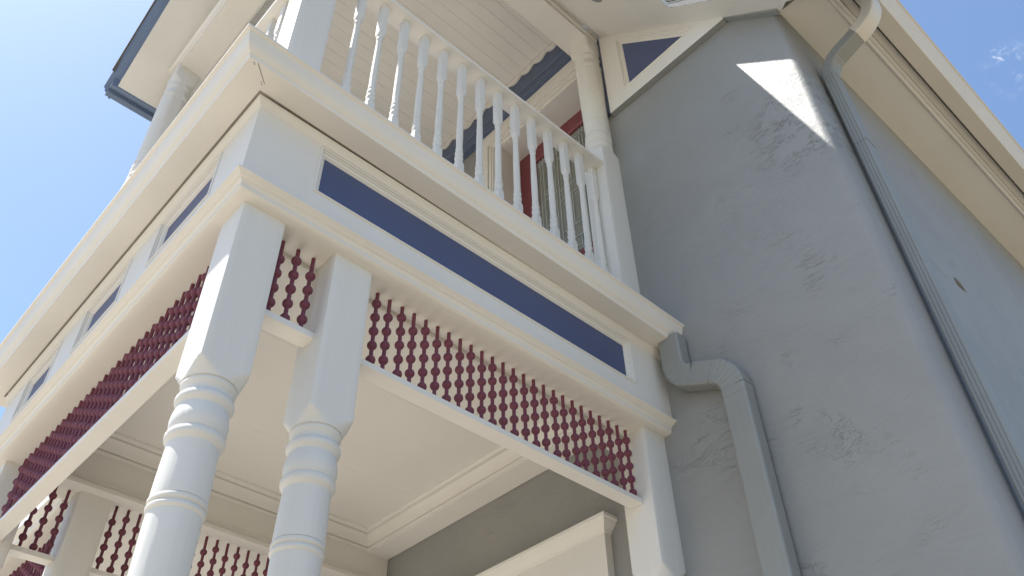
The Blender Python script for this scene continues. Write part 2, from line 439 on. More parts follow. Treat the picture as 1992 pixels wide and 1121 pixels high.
# --- side eave: soffit, bed moulding, fascia with gap, gutter
EZ = 1.862
def eave_y(x, y): return y - (x - L) * 0.0075
def xrun(mb, prof, x0, x1, mi=0):
    """closed profile (y,z) swept in x with the wall's small turn; closed both ends"""
    n = len(prof)
    vs = [(x0, eave_y(x0, y), z) for y, z in prof] + [(x1, eave_y(x1, y), z) for y, z in prof]
    fs = [list(range(n)), list(range(2 * n - 1, n - 1, -1))] + [(i, (i + 1) % n, n + (i + 1) % n, n + i) for i in range(n)]
    return mb.add(vs, fs, mi)
mb = MB(); xrun(mb, [(CY + 0.05, EZ), (-1.19, EZ), (-1.19, EZ + 0.03), (CY + 0.05, EZ + 0.03)], L + 0.012, 11.5)
build("eave_soffit", mb, WHITE, house)
mb = MB(); xrun(mb, [(-1.187, EZ + 0.004), (-1.19, EZ - 0.006), (-1.197, EZ - 0.010), (-1.205, EZ - 0.009), (-1.209, EZ - 0.002), (-1.214, EZ + 0.001), (-1.214, EZ - 0.004), (-1.226, EZ - 0.004), (-1.229, EZ + 0.02), (-1.187, EZ + 0.025)], L + 0.012, 11.5)
build("bed_moulding", mb, WHITE, house)
mb = MB(); xrun(mb, [(-1.229, EZ + 0.032), (-1.262, EZ + 0.048), (-1.262, EZ + 0.15), (-1.229, EZ + 0.15)], 1.55, 11.5)
build("fascia", mb, WHITE, house)
mb = MB(); xrun(mb, [(-1.262, EZ + 0.085), (-1.275, EZ + 0.085), (-1.275, EZ + 0.15), (-1.262, EZ + 0.15)], 1.56, 11.5)
build("added_gap_filler", mb, GUTTER, house)  # invented strip, added so the gutter gap looks less black
gut = thing("rain_gutter", (2.0, -1.33, EZ), "long cream metal rain gutter along the right-hand eave against the blue sky", "gutter")
mb = MB(); xrun(mb, [(-1.275, EZ + 0.006), (-1.352, EZ + 0.004), (-1.360, EZ + 0.012), (-1.372, EZ + 0.045), (-1.392, EZ + 0.066), (-1.400, EZ + 0.085), (-1.408, EZ + 0.088), (-1.410, EZ + 0.105), (-1.400, EZ + 0.107), (-1.390, EZ + 0.09), (-1.36, EZ + 0.05), (-1.345, EZ + 0.012), (-1.280, EZ + 0.012), (-1.280, EZ + 0.10), (-1.275, EZ + 0.10)], 1.60, 11.5)
build("trough", mb, GUTTER, gut, smooth=35)
# --- roof of the house: front slope soffit (continuing the porch's) and shingles
RX = L - 0.168         # rake edge of the main roof's front overhang
def onslope(y, dz=0.0): return soff(y) + dz
NE = -0.545            # near eave of the porch roof
mb = MB()
# sloping soffit in front of the gable wall: from the eave corner up to where the porch ceiling beam takes over
P = lambda x, y, dz=0: (x, y, onslope(y, dz))
poly = [(L - 0.0, 0.02), (RX, 0.02), (RX, -1.36), (RX + 0.05, -1.36), (L - 0.065, -1.062), (L + 0.006, -0.999)]
mb.add([P(x, y) for x, y in poly] + [P(x + (0.06 if x < RX + 0.1 else 0), y, 0.045) for x, y in poly],
       [list(range(6)), list(range(11, 5, -1))] + [(i, (i + 1) % 6, 6 + (i + 1) % 6, 6 + i) for i in range(6)])
build("rake_soffit", mb, WHITE, house)
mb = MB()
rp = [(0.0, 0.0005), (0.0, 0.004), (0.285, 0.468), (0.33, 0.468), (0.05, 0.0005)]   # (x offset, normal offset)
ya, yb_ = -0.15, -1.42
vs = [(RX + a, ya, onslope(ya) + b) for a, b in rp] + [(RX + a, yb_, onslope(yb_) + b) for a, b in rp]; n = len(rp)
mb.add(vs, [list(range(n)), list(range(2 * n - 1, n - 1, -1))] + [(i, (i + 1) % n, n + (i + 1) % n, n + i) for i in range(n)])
build("rake_edge", mb, ROOF, house)  # dark shingle colour puts the soffit's shade into this sunlit edge
mb = MB()
xs0, xs1 = RX + 0.275, 11.6
def slab(mb, x0, x1, ya, yb, off, th):
    vs = [(x, y, soff(y) + off + t) for x in (x0, x1) for y in (ya, yb) for t in (0, th)]
    mb.add(vs, [(0, 1, 3, 2), (4, 6, 7, 5), (0, 4, 5, 1), (2, 3, 7, 6), (0, 2, 6, 4), (1, 5, 7, 3)])
def mslab(mb, x0, x1, ya, yb, off, th):
    f = lambda y: SA + SB * y if y <= YM else SA + SB * (2 * YM - y)
    vs = [(x, y, f(y) + off + t) for x in (x0, x1) for y in (ya, yb) for t in (0, th)]
    mb.add(vs, [(0, 1, 3, 2), (4, 6, 7, 5), (0, 4, 5, 1), (2, 3, 7, 6), (0, 2, 6, 4), (1, 5, 7, 3)])
mslab(mb, xs0, xs1, -1.375, YM, 0.46, 0.04)
mslab(mb, xs0, xs1, YM, 5.6, 0.46, 0.04)
build("roof", mb, ROOF, house)
# round soffit vent at the top of the frame
v0 = Vector((1.545, -0.225, onslope(-0.225)))

# ================================================================== upper balcony doorway
XD = 2.10
dr = thing("balcony_door", (XD, 0.56, DZ), "burgundy balcony door with leaded glass behind the white balusters", "door")
mb = MB(); y0, y1, z0, z1 = 0.125, 0.985, DZ + 0.02, 2.70
ga0, ga1, gz0, gz1 = 0.277, 0.835, 1.50, 2.553
for a in [(y0, ga0, z0, z1), (ga1, y1, z0, z1), (ga0, ga1, gz1, z1), (ga0, ga1, z0, gz0)]:
    mb.box(XD, XD + 0.04, a[0], a[1], a[2], a[3])
build("door_leaf", mb, DOOR_RED, dr)
mb = MB()
gin = [(ga0, gz0), (ga1, gz0), (ga1, gz1), (ga0, gz1)]; gout = [(ga0 - .03, gz0 - .03), (ga1 + .03, gz0 - .03), (ga1 + .03, gz1 + .03), (ga0 - .03, gz1 + .03)]
ring(mb, gout, lerp(gout, gin, .5), XD - 0.002, XD - 0.012); ring(mb, lerp(gout, gin, .5), gin, XD - 0.012, XD + 0.006)
for zz0, zz1 in ((DZ + 0.16, 0.86), (0.98, 1.36)):
    for yy0, yy1 in ((0.24, 0.52), (0.60, 0.87)):
        o = [(yy0, zz0), (yy1, zz0), (yy1, zz1), (yy0, zz1)]; i_ = [(yy0 + .03, zz0 + .03), (yy1 - .03, zz0 + .03), (yy1 - .03, zz1 - .03), (yy0 + .03, zz1 - .03)]
        ring(mb, o, lerp(o, i_, .5), XD - 0.002, XD - 0.010); ring(mb, lerp(o, i_, .5), i_, XD - 0.010, XD - 0.002)
build("panel_moulding", mb, DOOR_RED, dr)
mb = MB(); mb.box(XD + 0.012, XD + 0.02, ga0, ga1, gz0, gz1)
pane = build("glass_pane", mb, GLASS, dr)
mb = MB(); X0 = XD + 0.006
def came(ya, za, yb, zb, w=0.0024):
    if abs(ya - yb) < 1e-6: mb.box(X0, X0 + 0.007, ya - w, ya + w, min(za, zb), max(za, zb))
    else: mb.box(X0 + 0.0006, X0 + 0.0064, min(ya, yb), max(ya, yb), za - w, za + w)
ym = (ga0 + ga1) / 2
for d in (0.028, 0.055):
    came(ga0 + d, gz0, ga0 + d, gz1); came(ga1 - d, gz0, ga1 - d, gz1)
    came(ga0, gz0 + d, ga1, gz0 + d); came(ga0, gz1 - d, ga1, gz1 - d)
for d in (0.10, 0.125): came(ym - d, gz0, ym - d, gz1); came(ym + d, gz0, ym + d, gz1)
for zc in (2.18, 1.86):
    for dz in (-0.045, 0, 0.03): came(ga1 - 0.055, zc + dz, ym + 0.125, zc + dz)
    for dz in (-0.075, -0.035, 0.0): came(ga0 + 0.055, zc + dz, ym - 0.125, zc + dz)
for zc in (2.42, 2.11, 2.02, 1.74, 1.63): came(ym - 0.10, zc, ym + 0.10, zc)
came(ym, 2.11, ym, 2.42); came(ym, 1.74, ym, 2.02); came(ym - .04, 1.5, ym - .04, 1.63)
for k in range(1, 9):
    for base, sg in ((ga0 + 0.055, 1), (ym + 0.125, 1)):
        wv = (ym - 0.125 - ga0 - 0.055) / 9 * k
        came(base + wv, gz0 + 0.055, base + wv, gz1 - 0.09, 0.0009)
build("leading", mb, CAME, pane)
mb = MB(); mb.lathe(0, 0, [(0, .028), (.006, .028), (.01, .012), (.03, .012), (.036, .026), (.055, .028), (.062, .015)], 16)
mb.v = [(XD - 0.002 - z, 0.19 + x, 1.42 + y) for x, y, z in mb.v]
build("handle", mb, CAME, dr, smooth=40)
# frame: reveal lining and casing
cs = thing("door_casing", (L, 0.56, DZ), "white moulded casing around the burgundy balcony door", "door casing")
mb = MB()
mb.box(L - 0.004, XD + 0.04, DO1 - 0.045 + 0.0, DO1 + 0.0, DZ, DOZ1)
mb.box(L - 0.004, XD + 0.04, DO0, DO0 + 0.035, DZ, DOZ1)
mb.box(L - 0.004, XD + 0.04, DO0 + 0.035, DO1 - 0.045, DOZ1 - 0.02, DOZ1)
build("jamb", mb, WHITE, cs)
mb = MB(); mb.box(L - 0.022, L - 0.001, DO1, DO1 + 0.165, DZ, DOZ1)
mb.box(L - 0.022, L - 0.001, 0.078, DO0, DZ, DOZ1)
mb.box(L - 0.030, L - 0.022, DO1 + 0.012, DO1 + 0.028, DZ, DOZ1 + 0.028, 0.002)
mb.box(L - 0.034, L - 0.022, DO1 + 0.040, DO1 + 0.052, DZ, DOZ1 + 0.052, 0.003)
build("side_board", mb, WHITE, cs)
mb = MB(); mb.box(L - 0.022, L - 0.001, -0.02 + 0.07, DO1 + 0.165, DOZ1, 2.905)
mb.box(L - 0.030, L - 0.022, 0.06, DO1 + 0.012, DOZ1 + 0.012, DOZ1 + 0.028, 0.002)
mb.box(L - 0.034, L - 0.022, 0.06, DO1 + 0.040, DOZ1 + 0.040, DOZ1 + 0.052, 0.003)
build("head_board", mb, WHITE, cs)
# navy frieze above the door with cream scalloped edging
nf = thing("door_frieze", (L, 1.0, 2.9), "slate blue frieze with cream scalloped edging above the balcony door", "frieze")
mb = MB()
mb.prism([(L - 0.001, 2.905), (L - 0.045, 2.905), (L - 0.052, 2.925), (L - 0.052, 2.99), (L - 0.066, 3.0), (L - 0.070, 3.012), (L - 0.070, 3.15), (L - 0.001, 3.15)], 'y', 0.222, 2.05)
build("frieze_board", mb, NAVY_TRIM, nf)
mb = MB(); cnt = 15; w = 0.122; poly_top = UZ - 0.005
yy = 0.312
pts = [(0.312 - 0.09, poly_top)]
ystart = 0.222; ye = 2.05
low = []
y = 0.312 - w
while y < ye + w:
    for i in range(8):
        t = i / 8; yy = y + w * t
        low.append((yy, 3.128 - 0.034 * math.sin(math.pi * t)))
    y += w
low = [p for p in low if ystart <= p[0] <= ye]
poly = [(ystart, poly_top)] + [(ystart, low[0][1])] + low + [(ye, low[-1][1]), (ye, poly_top)]
vs = [(L - 0.084, a, b) for a, b in poly] + [(L - 0.072, a, b) for a, b in poly]
# build as strips to keep faces convex
for a, b in zip(low, low[1:]):
    mb.add([(x, p[0], z) for x in (L - 0.084, L - 0.072) for p in (a, b) for z in (p[1], poly_top)],
           [(0, 2, 3, 1), (4, 5, 7, 6), (0, 4, 6, 2)])
build("scalloped_edging", mb, WHITE, nf, fix=False)

# ================================================================== PORCH (fixed body)
porch = thing("porch", (0.1, 1.0, FLZ), "cream two-storey porch body with navy inset panels and deep cornices", "porch")
OUTP = [(L + 0.0, 0.0), (0.0, 0.0), (0.0, YE), (L, YE)]
# deck cornice
crown = [(0.1528, 0.425), (0.1532, 0.417), (0.1435, 0.413), (0.1395, 0.402), (0.1365, 0.388), (0.1305, 0.374), (0.1215, 0.363), (0.1125, 0.357), (0.1105, 0.349), (0.1065, 0.3433),
         (0.024, 0.3433), (0.024, 0.360), (-0.03, 0.360), (-0.03, 0.4285)]
mb = MB(); mb.molding(crown, OUTP, shift=[(-0.0145, -0.006), (0, 0), (0, 0), (0, 0)])
build("deck_cornice", mb, WHITE, porch, smooth=28)
dc = bpy.data.objects["deck_cornice"]
mb = MB(); a = Vector((-0.078, -0.104, 0)); b = Vector((-0.024, -0.052, 0)); n_ = Vector((b.y - a.y, a.x - b.x, 0)).normalized() * 0.0006
mb.prism([tuple((a + n_)[:2]), tuple((b + n_)[:2]), tuple((b - n_)[:2]), tuple((a - n_)[:2])], 'z', 0.3425, 0.3435)
build("mitre_joint", mb, DARK, dc)
for (nx, ny) in ((-0.088, -0.098), (-0.084, -0.094), (-0.036, -0.052), (-0.030, -0.046)):
    mb = MB(); mb.lathe(nx, ny, [(0.3427, 0.0022), (0.3436, 0.0022)], 10); build("nail_head", mb, VENT, dc)
mb = MB(); mb.box(0.03, L, 0.03, YE - 0.03, 0.36, DZ - 0.012)
build("balcony_floor", mb, BALCONY, porch)
# bed mould under the deck with the open joint above it
bed = [(0.0175, 0.3365), (0.0165, 0.330), (0.012, 0.322), (0.0065, 0.316), (0.0055, 0.309), (0.0025, 0.306), (-0.004, 0.305), (-0.004, 0.3365)]
mb = MB(); mb.molding(bed, OUTP)
build("bed_moulding", mb, WHITE, porch, smooth=40)
# friezes with inset panels
def frieze(axis, u0, u1, holes, name, end=0.0):
    z0, z1 = -0.002, 0.338
    pt = (lambda u, d, z: (u, d, z)) if axis == 'y' else (lambda u, d, z: (d, u, z))
    m_ = 0.028
    mb = MB(); us = [u0]
    def rect(a, b, c, d): mb.add([pt(a, 0, c), pt(b, 0, c), pt(b, 0, d), pt(a, 0, d)], [(0, 1, 2, 3)])
    cur = u0
    for (a, b, c, d) in holes:
        rect(cur, a - m_, z0, z1); rect(a - m_, b + m_, z0, c - m_); rect(a - m_, b + m_, d + m_, z1); cur = b + m_
    rect(cur, u1, z0, z1)
    fr = build(name, mb, WHITE, porch, fix=False)
    for (a, b, c, d) in holes:
        o = [(a - m_, c - m_), (b + m_, c - m_), (b + m_, d + m_), (a - m_, d + m_)]; i_ = [(a, c), (b, c), (b, d), (a, d)]
        mb = MB(); panel_mould(mb, o, i_, 0.0, 0.018, 1, 'y' if axis == 'y' else 'x')
        build("panel_moulding", mb, WHITE, fr, fix=False)
        mb = MB(); mb.add([pt(a, 0.018, c), pt(b, 0.018, c), pt(b, 0.018, d), pt(a, 0.018, d)], [(0, 1, 2, 3)])
        build("inset_panel", mb, NAVY, fr, fix=False)
    return fr
frieze('y', 0.0, L, [(0.252, 1.681, 0.114, 0.274)], "side_frieze")
frieze('x', 0.0, YE, [(0.246, 0.610, 0.106, 0.258), (0.886, 1.212, 0.100, 0.256), (1.500, 1.790, 0.094, 0.250)], "front_frieze")
mb = MB(); mb.add([(0, YE, -0.002), (L, YE, -0.002), (L, YE, .338), (0, YE, .338)], [(0, 1, 2, 3)])
build("back_frieze", mb, WHITE, porch, fix=False)
# lower cornice: small ogee under the frieze
low_c = [(0.0155, 0.0), (0.0150, -0.004), (0.006, -0.008), (0.001, -0.013), (-0.004, -0.0155), (-0.008, -0.016), (-0.0125, -0.022), (-0.016, -0.0255), (-0.0165, -0.040), (-0.024, -0.0455),
         (-0.030, -0.0475), (-0.058, -0.0480), (-0.160, -0.0480), (-0.160, -0.0620), (-0.168, -0.0660), (-0.178, -0.0665), (-0.198, -0.0665), (-0.198, 0.0), (-0.03, 0.0), (-0.03, -0.002)]
mb = MB(); mb.molding(low_c, OUTP, shift=[(0.003, 0), (0, 0), (0, 0), (0, 0)])
build("lower_cornice", mb, WHITE, porch, smooth=28)
# inner faces of the beams and ceiling crown
INP = [(0.208, 0.208), (0.208, YE - 0.208), (1.79, YE - 0.208), (1.79, 0.208)]
beam_in = [(-0.001, -0.0665), (0.0, -0.0665), (0.008, -0.060), (0.008, -0.035), (0.0, -0.028), (0.0, CZ), (-0.001, CZ)]
mb = MB(); mb.molding([(0.034, -0.066), (0.034, -0.050), (0.024, -0.048), (0.022, -0.036), (0.010, -0.026), (0.008, -0.014), (0.0, -0.012), (0.0, CZ + .01), (-0.02, CZ + .01), (-0.02, -0.066)], INP[::-1][3:] + [(1.79, 0.208)] if False else [(L - 0.002, YE - 0.208), (0.208, YE - 0.208), (0.208, 0.208), (L - 0.002, 0.208)])
build("beam_casing", mb, WHITE, porch, smooth=25)
mb = MB(); mb.box(1.79, L - 0.003, 0.19, YE - 0.19, 0.102, CZ + 0.02)
build("wall_beam", mb, WHITE, porch)
ccr = [(0.0, 0.104), (0.010, 0.106), (0.014, 0.118), (0.006, 0.121), (0.018, 0.124), (0.022, 0.134), (0.032, 0.150), (0.048, 0.163), (0.056, 0.166), (0.052, 0.170), (0.066, 0.173), (0.074, 0.182), (0.076, CZ + 0.002), (0.0, CZ + 0.002)]
mb = MB(); mb.molding(ccr, [(1.79, YE - 0.208), (0.208, YE - 0.208), (0.208, 0.208), (1.79, 0.208)][::1], closed=True)
build("ceiling_crown", mb, WHITE, porch, smooth=28)
def planks(z, x0, x1, y0, y1, w, dep, gap=0.004):
    mb = MB(); y = y0
    while y < y1:
        a, b = y, min(y + w, y1)
        pr = [(a, z + dep), (a + gap, z), (b - gap, z), (b, z + dep)]
        for p, q in zip(pr, pr[1:]):
            mb.add([(x0, *p), (x1, *p), (x1, *q), (x0, *q)], [(0, 1, 2, 3)])
        y += w
    return mb
build("porch_ceiling", planks(CZ, 0.2, 1.8, 0.2, YE - 0.2, 0.60, 0.0008, 0.0012), WHITE, porch, fix=False)
# porch floor and steps
mb = MB(); mb.box(-0.05, L, -0.05, YE + 0.05, FLZ - 0.06, FLZ); mb.box(0, L, 0, YE, GZ - 0.02, FLZ - 0.06)
for k in range(2): mb.box(-0.35 - 0.3 * k, -0.05 - 0.3 * k - 0.0, 0.4, YE - 0.4, GZ - 0.02, FLZ - 0.18 * (k + 1))
build("porch_floor", mb, DECK, porch)
# upper storey: beams, ceiling, gable roof
UB = 2.80
mb = MB()
bprof = [(-0.062, UB), (-0.214, UB), (-0.214, UZ + .01), (-0.062, UZ + .01)]
mb.molding(bprof, [(L, 0.0), (0.0, 0.0), (0.0, YE), (L, YE)], shift=None)
build("upper_beam", mb, WHITE, porch)
mb = MB(); mb.molding([(0.0, UB + 0.004), (0.012, UB + 0.008), (0.016, UB + 0.03), (0.0, UB + 0.036)], [(1.9, YE - 0.214), (0.214, YE - 0.214), (0.214, 0.214), (1.9, 0.214)])
mb.molding([(-0.0615, UB + 0.03), (-0.048, UB + 0.036), (-0.044, UB + 0.060), (-0.030, UB + 0.072), (-0.0615, UB + 0.09)], [(L - 0.03, 0.0), (0.0, 0.0), (0.0, YE), (L - 0.03, YE)])
build("beam_moulding", mb, WHITE, porch, smooth=35)
build("upper_ceiling", planks(UZ, 0.15, L, 0.15, YE - 0.15, 0.083, 0.003, 0.0028), WHITE, porch, fix=False)
# soffits: sloped near and far, front gable field
FX = -0.168
mb = MB()
def ss(x0, x1, ya, yb, th=0.03): slab(mb, x0, x1, ya, yb, 0.0, th)
ss(FX, RX, NE, 0.075); ss(FX, L, YE - 0.075, 2.215)
ss(FX, 0.075, 0.075, YR); ss(FX, 0.075, YR, YE - 0.075)
build("roof_soffit", mb, WHITE, porch)
mb = MB(); mb.prism([(0.075, UZ), (0.075, soff(0.075)), (YR, soff(YR)), (YE - 0.075, soff(0.075)), (YE - 0.075, UZ)], 'x', 0.072, 0.09)
build("gable_wall", mb, WHITE, porch)
# navy crown on eaves and rakes; (out, up)
nc = [(0.0, -0.012), (0.010, -0.010), (0.014, 0.006), (0.026, 0.012), (0.030, 0.024), (0.046, 0.036), (0.052, 0.060), (0.060, 0.064), (0.060, 0.115), (0.0, 0.115)]
def navy_run(kind):
    mb = MB(); n = len(nc)
    def fin(vs):
        mb.add(vs, [list(range(n)), list(range(2 * n - 1, n - 1, -1))] + [(i, (i + 1) % n, n + (i + 1) % n, n + i) for i in range(n)])
    FYe = 2.215
    if kind == 'far':
        fc = [(0.0, -0.012), (0.020, -0.020), (0.030, -0.006), (0.046, -0.004), (0.052, -0.030), (0.074, -0.038), (0.088, -0.034), (0.092, -0.012), (0.092, 0.06), (0.0, 0.06)]
        fin([(FX - 0.035, FYe + a, soff(FYe) + b) for a, b in fc] + [(L, FYe + a, soff(FYe) + b) for a, b in fc])
    if kind == 'rake_far':
        fin([(FX - a, FYe + 0.092, soff(FYe) + b - 0.030) for a, b in nc] + [(FX - a, YR, soff(YR) + b) for a, b in nc])
    if kind == 'rake_near':
        fin([(FX - a, YR, soff(YR) + b) for a, b in nc] + [(FX - a, NE - a * 0, soff(NE) + b) for a, b in nc])
    return mb
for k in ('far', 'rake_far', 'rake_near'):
    build("navy_fascia", navy_run(k), FASCIA_LIT, porch, smooth=25)
mb = MB()
fa = [(-1, 0)]
vs = []
n = len(nc)
mb.add([(FX, NE + max(b, 0) * 0.32, soff(NE) + b) for a, b in nc] + [(RX, NE + max(b, 0) * 0.32, soff(NE) + b) for a, b in nc],
       [list(range(n)), list(range(2 * n - 1, n - 1, -1))] + [(i, (i + 1) % n, n + (i + 1) % n, n + i) for i in range(n)])
build("near_fascia", mb, WHITE, porch, smooth=25)
mb = MB(); slab(mb, FX - 0.07, RX, NE + 0.06, YR, 0.09, 0.03); slab(mb, FX - 0.07, L - 0.1, YR, 2.22, 0.115, 0.03)
build("porch_roof", mb, ROOF, porch)

# soffit vent
vt = MB()
cx, cy, r = 1.545, -0.215, 0.05
vv = [(cx + r * math.cos(a), cy + r * math.sin(a) * 0.75) for a in [i * math.pi / 12 for i in range(24)]]
vt.add([(x, y, onslope(y, -0.006)) for x, y in vv] + [(x, y, onslope(y, 0.001)) for x, y in vv],
       [list(range(24))] + [(i, (i + 1) % 24, 24 + (i + 1) % 24, 24 + i) for i in range(24)])
tag(build("soffit_vent", vt, VENT), "small round grey vent set in the white sloping soffit", "vent")

# ================================================================== POSTS
def low_prof():
    t = [(-0.040, .2), (-0.55, .2), (-0.600, 0.0985), (-0.604, 0.0955), (-0.610, 0.0905), (-0.617, 0.0850), (-0.625, 0.0795), (-0.633, 0.0745), (-0.640, 0.0710), (-0.645, 0.0695), (-0.6455, 0.0655),
         (-0.6475, 0.0660), (-0.650, 0.0680), (-0.656, 0.0682), (-0.662, 0.0650), (-0.668, 0.0618), (-0.674, 0.0605), (-0.680, 0.0612), (-0.6835, 0.0640), (-0.686, 0.0675), (-0.690, 0.0700), (-0.696, 0.0712),
         (-0.702, 0.0705), (-0.707, 0.0680), (-0.711, 0.0640), (-0.716, 0.0620), (-0.724, 0.0632), (-0.734, 0.0660), (-0.746, 0.0682), (-0.758, 0.0690), (-0.770, 0.0680), (-0.780, 0.0655), (-0.787, 0.0625), (-0.7875, 0.0650),
         (-0.790, 0.0680), (-0.795, 0.0700), (-0.801, 0.0705), (-0.807, 0.0695), (-0.812, 0.0665), (-0.816, 0.0620), (-0.820, 0.0600), (-0.840, 0.0606), (-0.875, 0.0618), (-0.915, 0.0628), (-0.950, 0.0634), (-0.9595, 0.0630), (-0.9600, 0.0612),
         (-0.9615, 0.0612), (-0.9622, 0.0645), (-0.966, 0.0658), (-0.971, 0.0655), (-0.9750, 0.0625), (-0.9765, 0.0605), (-0.9800, 0.0605), (-0.9812, 0.0640), (-0.985, 0.0655), (-0.990, 0.0650), (-0.9945, 0.0618), (-0.9955, 0.0605),
         (-1.02, 0.0608), (-1.10, 0.0602), (-1.25, 0.0590), (-1.5, 0.0575), (-1.8, 0.0570), (-2.08, 0.0585), (-2.10, 0.064), (-2.12, 0.060), (-2.14, 0.066), (-2.16, 0.060), (-2.18, 0.071), (-2.20, 0.0985), (-2.25, 0.2), (FLZ, 0.2)]
    return t
def up_prof():
    t = [(DZ - 0.02, .2), (1.660, .2), (1.706, 0.0985), (1.712, 0.093), (1.722, 0.084), (1.732, 0.0765), (1.742, 0.072), (1.748, 0.0705), (1.7485, 0.066), (1.755, 0.0655), (1.758, 0.0690), (1.770, 0.0725), (1.785, 0.0730), (1.797, 0.0700), (1.802, 0.0655),
         (1.815, 0.0645), (1.818, 0.0690), (1.835, 0.0740), (1.855, 0.0745), (1.872, 0.0715), (1.885, 0.0665), (1.8855, 0.0690), (1.895, 0.0715), (1.905, 0.0705), (1.912, 0.0660), (1.930, 0.0655), (1.985, 0.068), (2.0, 0.0685), (2.001, 0.0665), (2.006, 0.0665), (2.007, 0.0685),
         (2.10, 0.0705), (2.26, 0.0730), (2.261, 0.071), (2.266, 0.071), (2.267, 0.0735), (2.42, 0.0760), (2.50, 0.0762), (2.505, 0.0730), (2.515, 0.0730), (2.519, 0.0775), (2.535, 0.0800), (2.550, 0.0775), (2.560, 0.0725), (2.60, 0.0700),
         (2.612, 0.0760), (2.626, 0.0780), (2.640, 0.0750), (2.650, 0.0700), (2.662, 0.0705), (2.672, 0.0760), (2.682, 0.0780), (2.692, 0.0850), (2.704, 0.0985), (2.74, 0.2), (UB + 0.01, 0.2)]
    return t
def post(cx, cy, prof, z0, label, group, blockname):
    t = thing("turned_post", (cx, cy, z0), label, "post", group)
    mb = MB(); mb.squareround(cx, cy, prof, S / 2)
    build("post_shaft", mb, WHITE_WOOD, t, smooth=24)
    return t
c1 = Q + S / 2; c2 = 0.3645 + S / 2; c3 = L - 0.0635
def low_post(cx, cy, label, prof=None): return post(cx, cy, prof or low_prof(), FLZ, label, "turned posts carrying the porch", "shaft")
low_post(c1, c1, "thick turned cream post at the near corner, sunlit on its left face")
low_post(c2, c1, "turned cream post standing just right of the near corner post, all in shade")
lp = [(z, r) for z, r in low_prof()]
low_post(c3 + 0.001, c1, "cream half-turned post against the grey wall below the spindle frieze", lp)
low_post(c1, YE - c1, "far corner post at the left edge behind the burgundy spindles")
low_post(c2, YE - c1, "post behind the far spindle row with a blue-lit left side")
low_post(c3 + 0.001, YE - c1, "hidden far post standing against the grey house wall")
def up_post(cx, cy, label): 
    t = post(cx, cy, up_prof(), DZ, label, "turned posts on the balcony", "shaft")
    return t
up_post(c1 - 0.006, c1 + 0.0, "big square-based balcony post at the near corner with a sunlit white side")
up_post(c3 + 0.001, c1 + 0.002, "balcony post against the grey wall where the handrail ends")
up_post(c1, YE - c1, "slender far balcony post under the navy roof corner against the sky")

# ================================================================== SPINDLE FRIEZES
def spindle_mesh(kind):
    zs = [-0.0930, -0.1505, -0.2070, -0.2635, -0.3200] if kind == 'A' else [-0.1215, -0.1790, -0.2360, -0.2930, -0.3500]
    zs = [z for z in zs if z > -0.340]
    rr, br = 0.0064, 0.0156
    prof = [(-0.040, rr)]
    for zc in zs:
        a0 = math.asin(rr / br)
        for i in range(11):
            a = a0 + (math.pi - 2 * a0) * i / 10
            prof.append((zc + br * math.cos(a), br * math.sin(a)))
    prof.append((-0.352, rr))
    mb = MB(); mb.lathe(0, 0, prof, 16); return mb
SP = {}
for k in 'AB':
    o = build("spindle", spindle_mesh(k), WINE, None, smooth=30); SP[k] = o
used = {'A': False, 'B': False}
def add_spindle(parent, kind, x, y, z=0.0):
    src = SP[kind]
    if not used[kind]: o = src; used[kind] = True
    else: o = src.copy(); COL.objects.link(o)
    o.parent = parent; o.location = (x + random.uniform(-.0007, .0007), y + random.uniform(-.0007, .0007), z + random.uniform(-.001, .001))
    o.rotation_euler = (random.uniform(-.006, .006), random.uniform(-.006, .006), random.uniform(0, 3)); o.matrix_parent_inverse = root_of(parent)
    return o
def spindle_frieze(label, rail, row, loc):
    t = thing("spindle_frieze", loc, label, "spindle frieze", "burgundy spindle friezes of the porch")
    mb = MB(); mb.box(*rail, bev=0.002); build("bottom_rail", mb, WHITE, t)
    for k, x, y in row: add_spindle(t, k, x, y)
    return t
PL, PR = Q + S, 0.3645
spindle_frieze("short frieze of burgundy spindles between the two near posts", (PL + 0.001, PR + 0.0005, 0.095, 0.152, -0.365, -0.344),
               [('B', 0.223, 0.122), ('A', 0.277, 0.122), ('B', 0.331, 0.122)], (0.28, 0.12, -0.36))
spindle_frieze("long frieze of burgundy beaded spindles running to the grey wall", (PR + S, 1.7835, 0.098, 0.155, -0.3655, -0.3455),
               [('AB'[i % 2], 0.5715 + 0.04955 * i, 0.121) for i in range(25)], (1.1, 0.12, -0.36))
spindle_frieze("dense frieze of burgundy spindles on the sunny side left of the corner post", (0.092, 0.150, PL, YE - PL, -0.365, -0.3445),
               [('BA'[i % 2], 0.1120, 0.209 + 0.0525 * i) for i in range(32)], (0.11, 1.0, -0.36))
yf = YE - 0.122
spindle_frieze("short far frieze with three burgundy spindles at the lower left", (PL, PR, yf - 0.03, yf + 0.027, -0.365, -0.344),
               [('B', 0.231, yf), ('A', 0.283, yf), ('B', 0.336, yf)], (0.28, yf, -0.36))
spindle_frieze("far frieze of burgundy spindles seen behind the two near posts", (PR + S, 1.7835, yf - 0.03, yf + 0.027, -0.365, -0.344),
               [('BA'[i % 2], 0.5440 + 0.0533 * i, yf) for i in range(23)], (1.1, yf, -0.36))

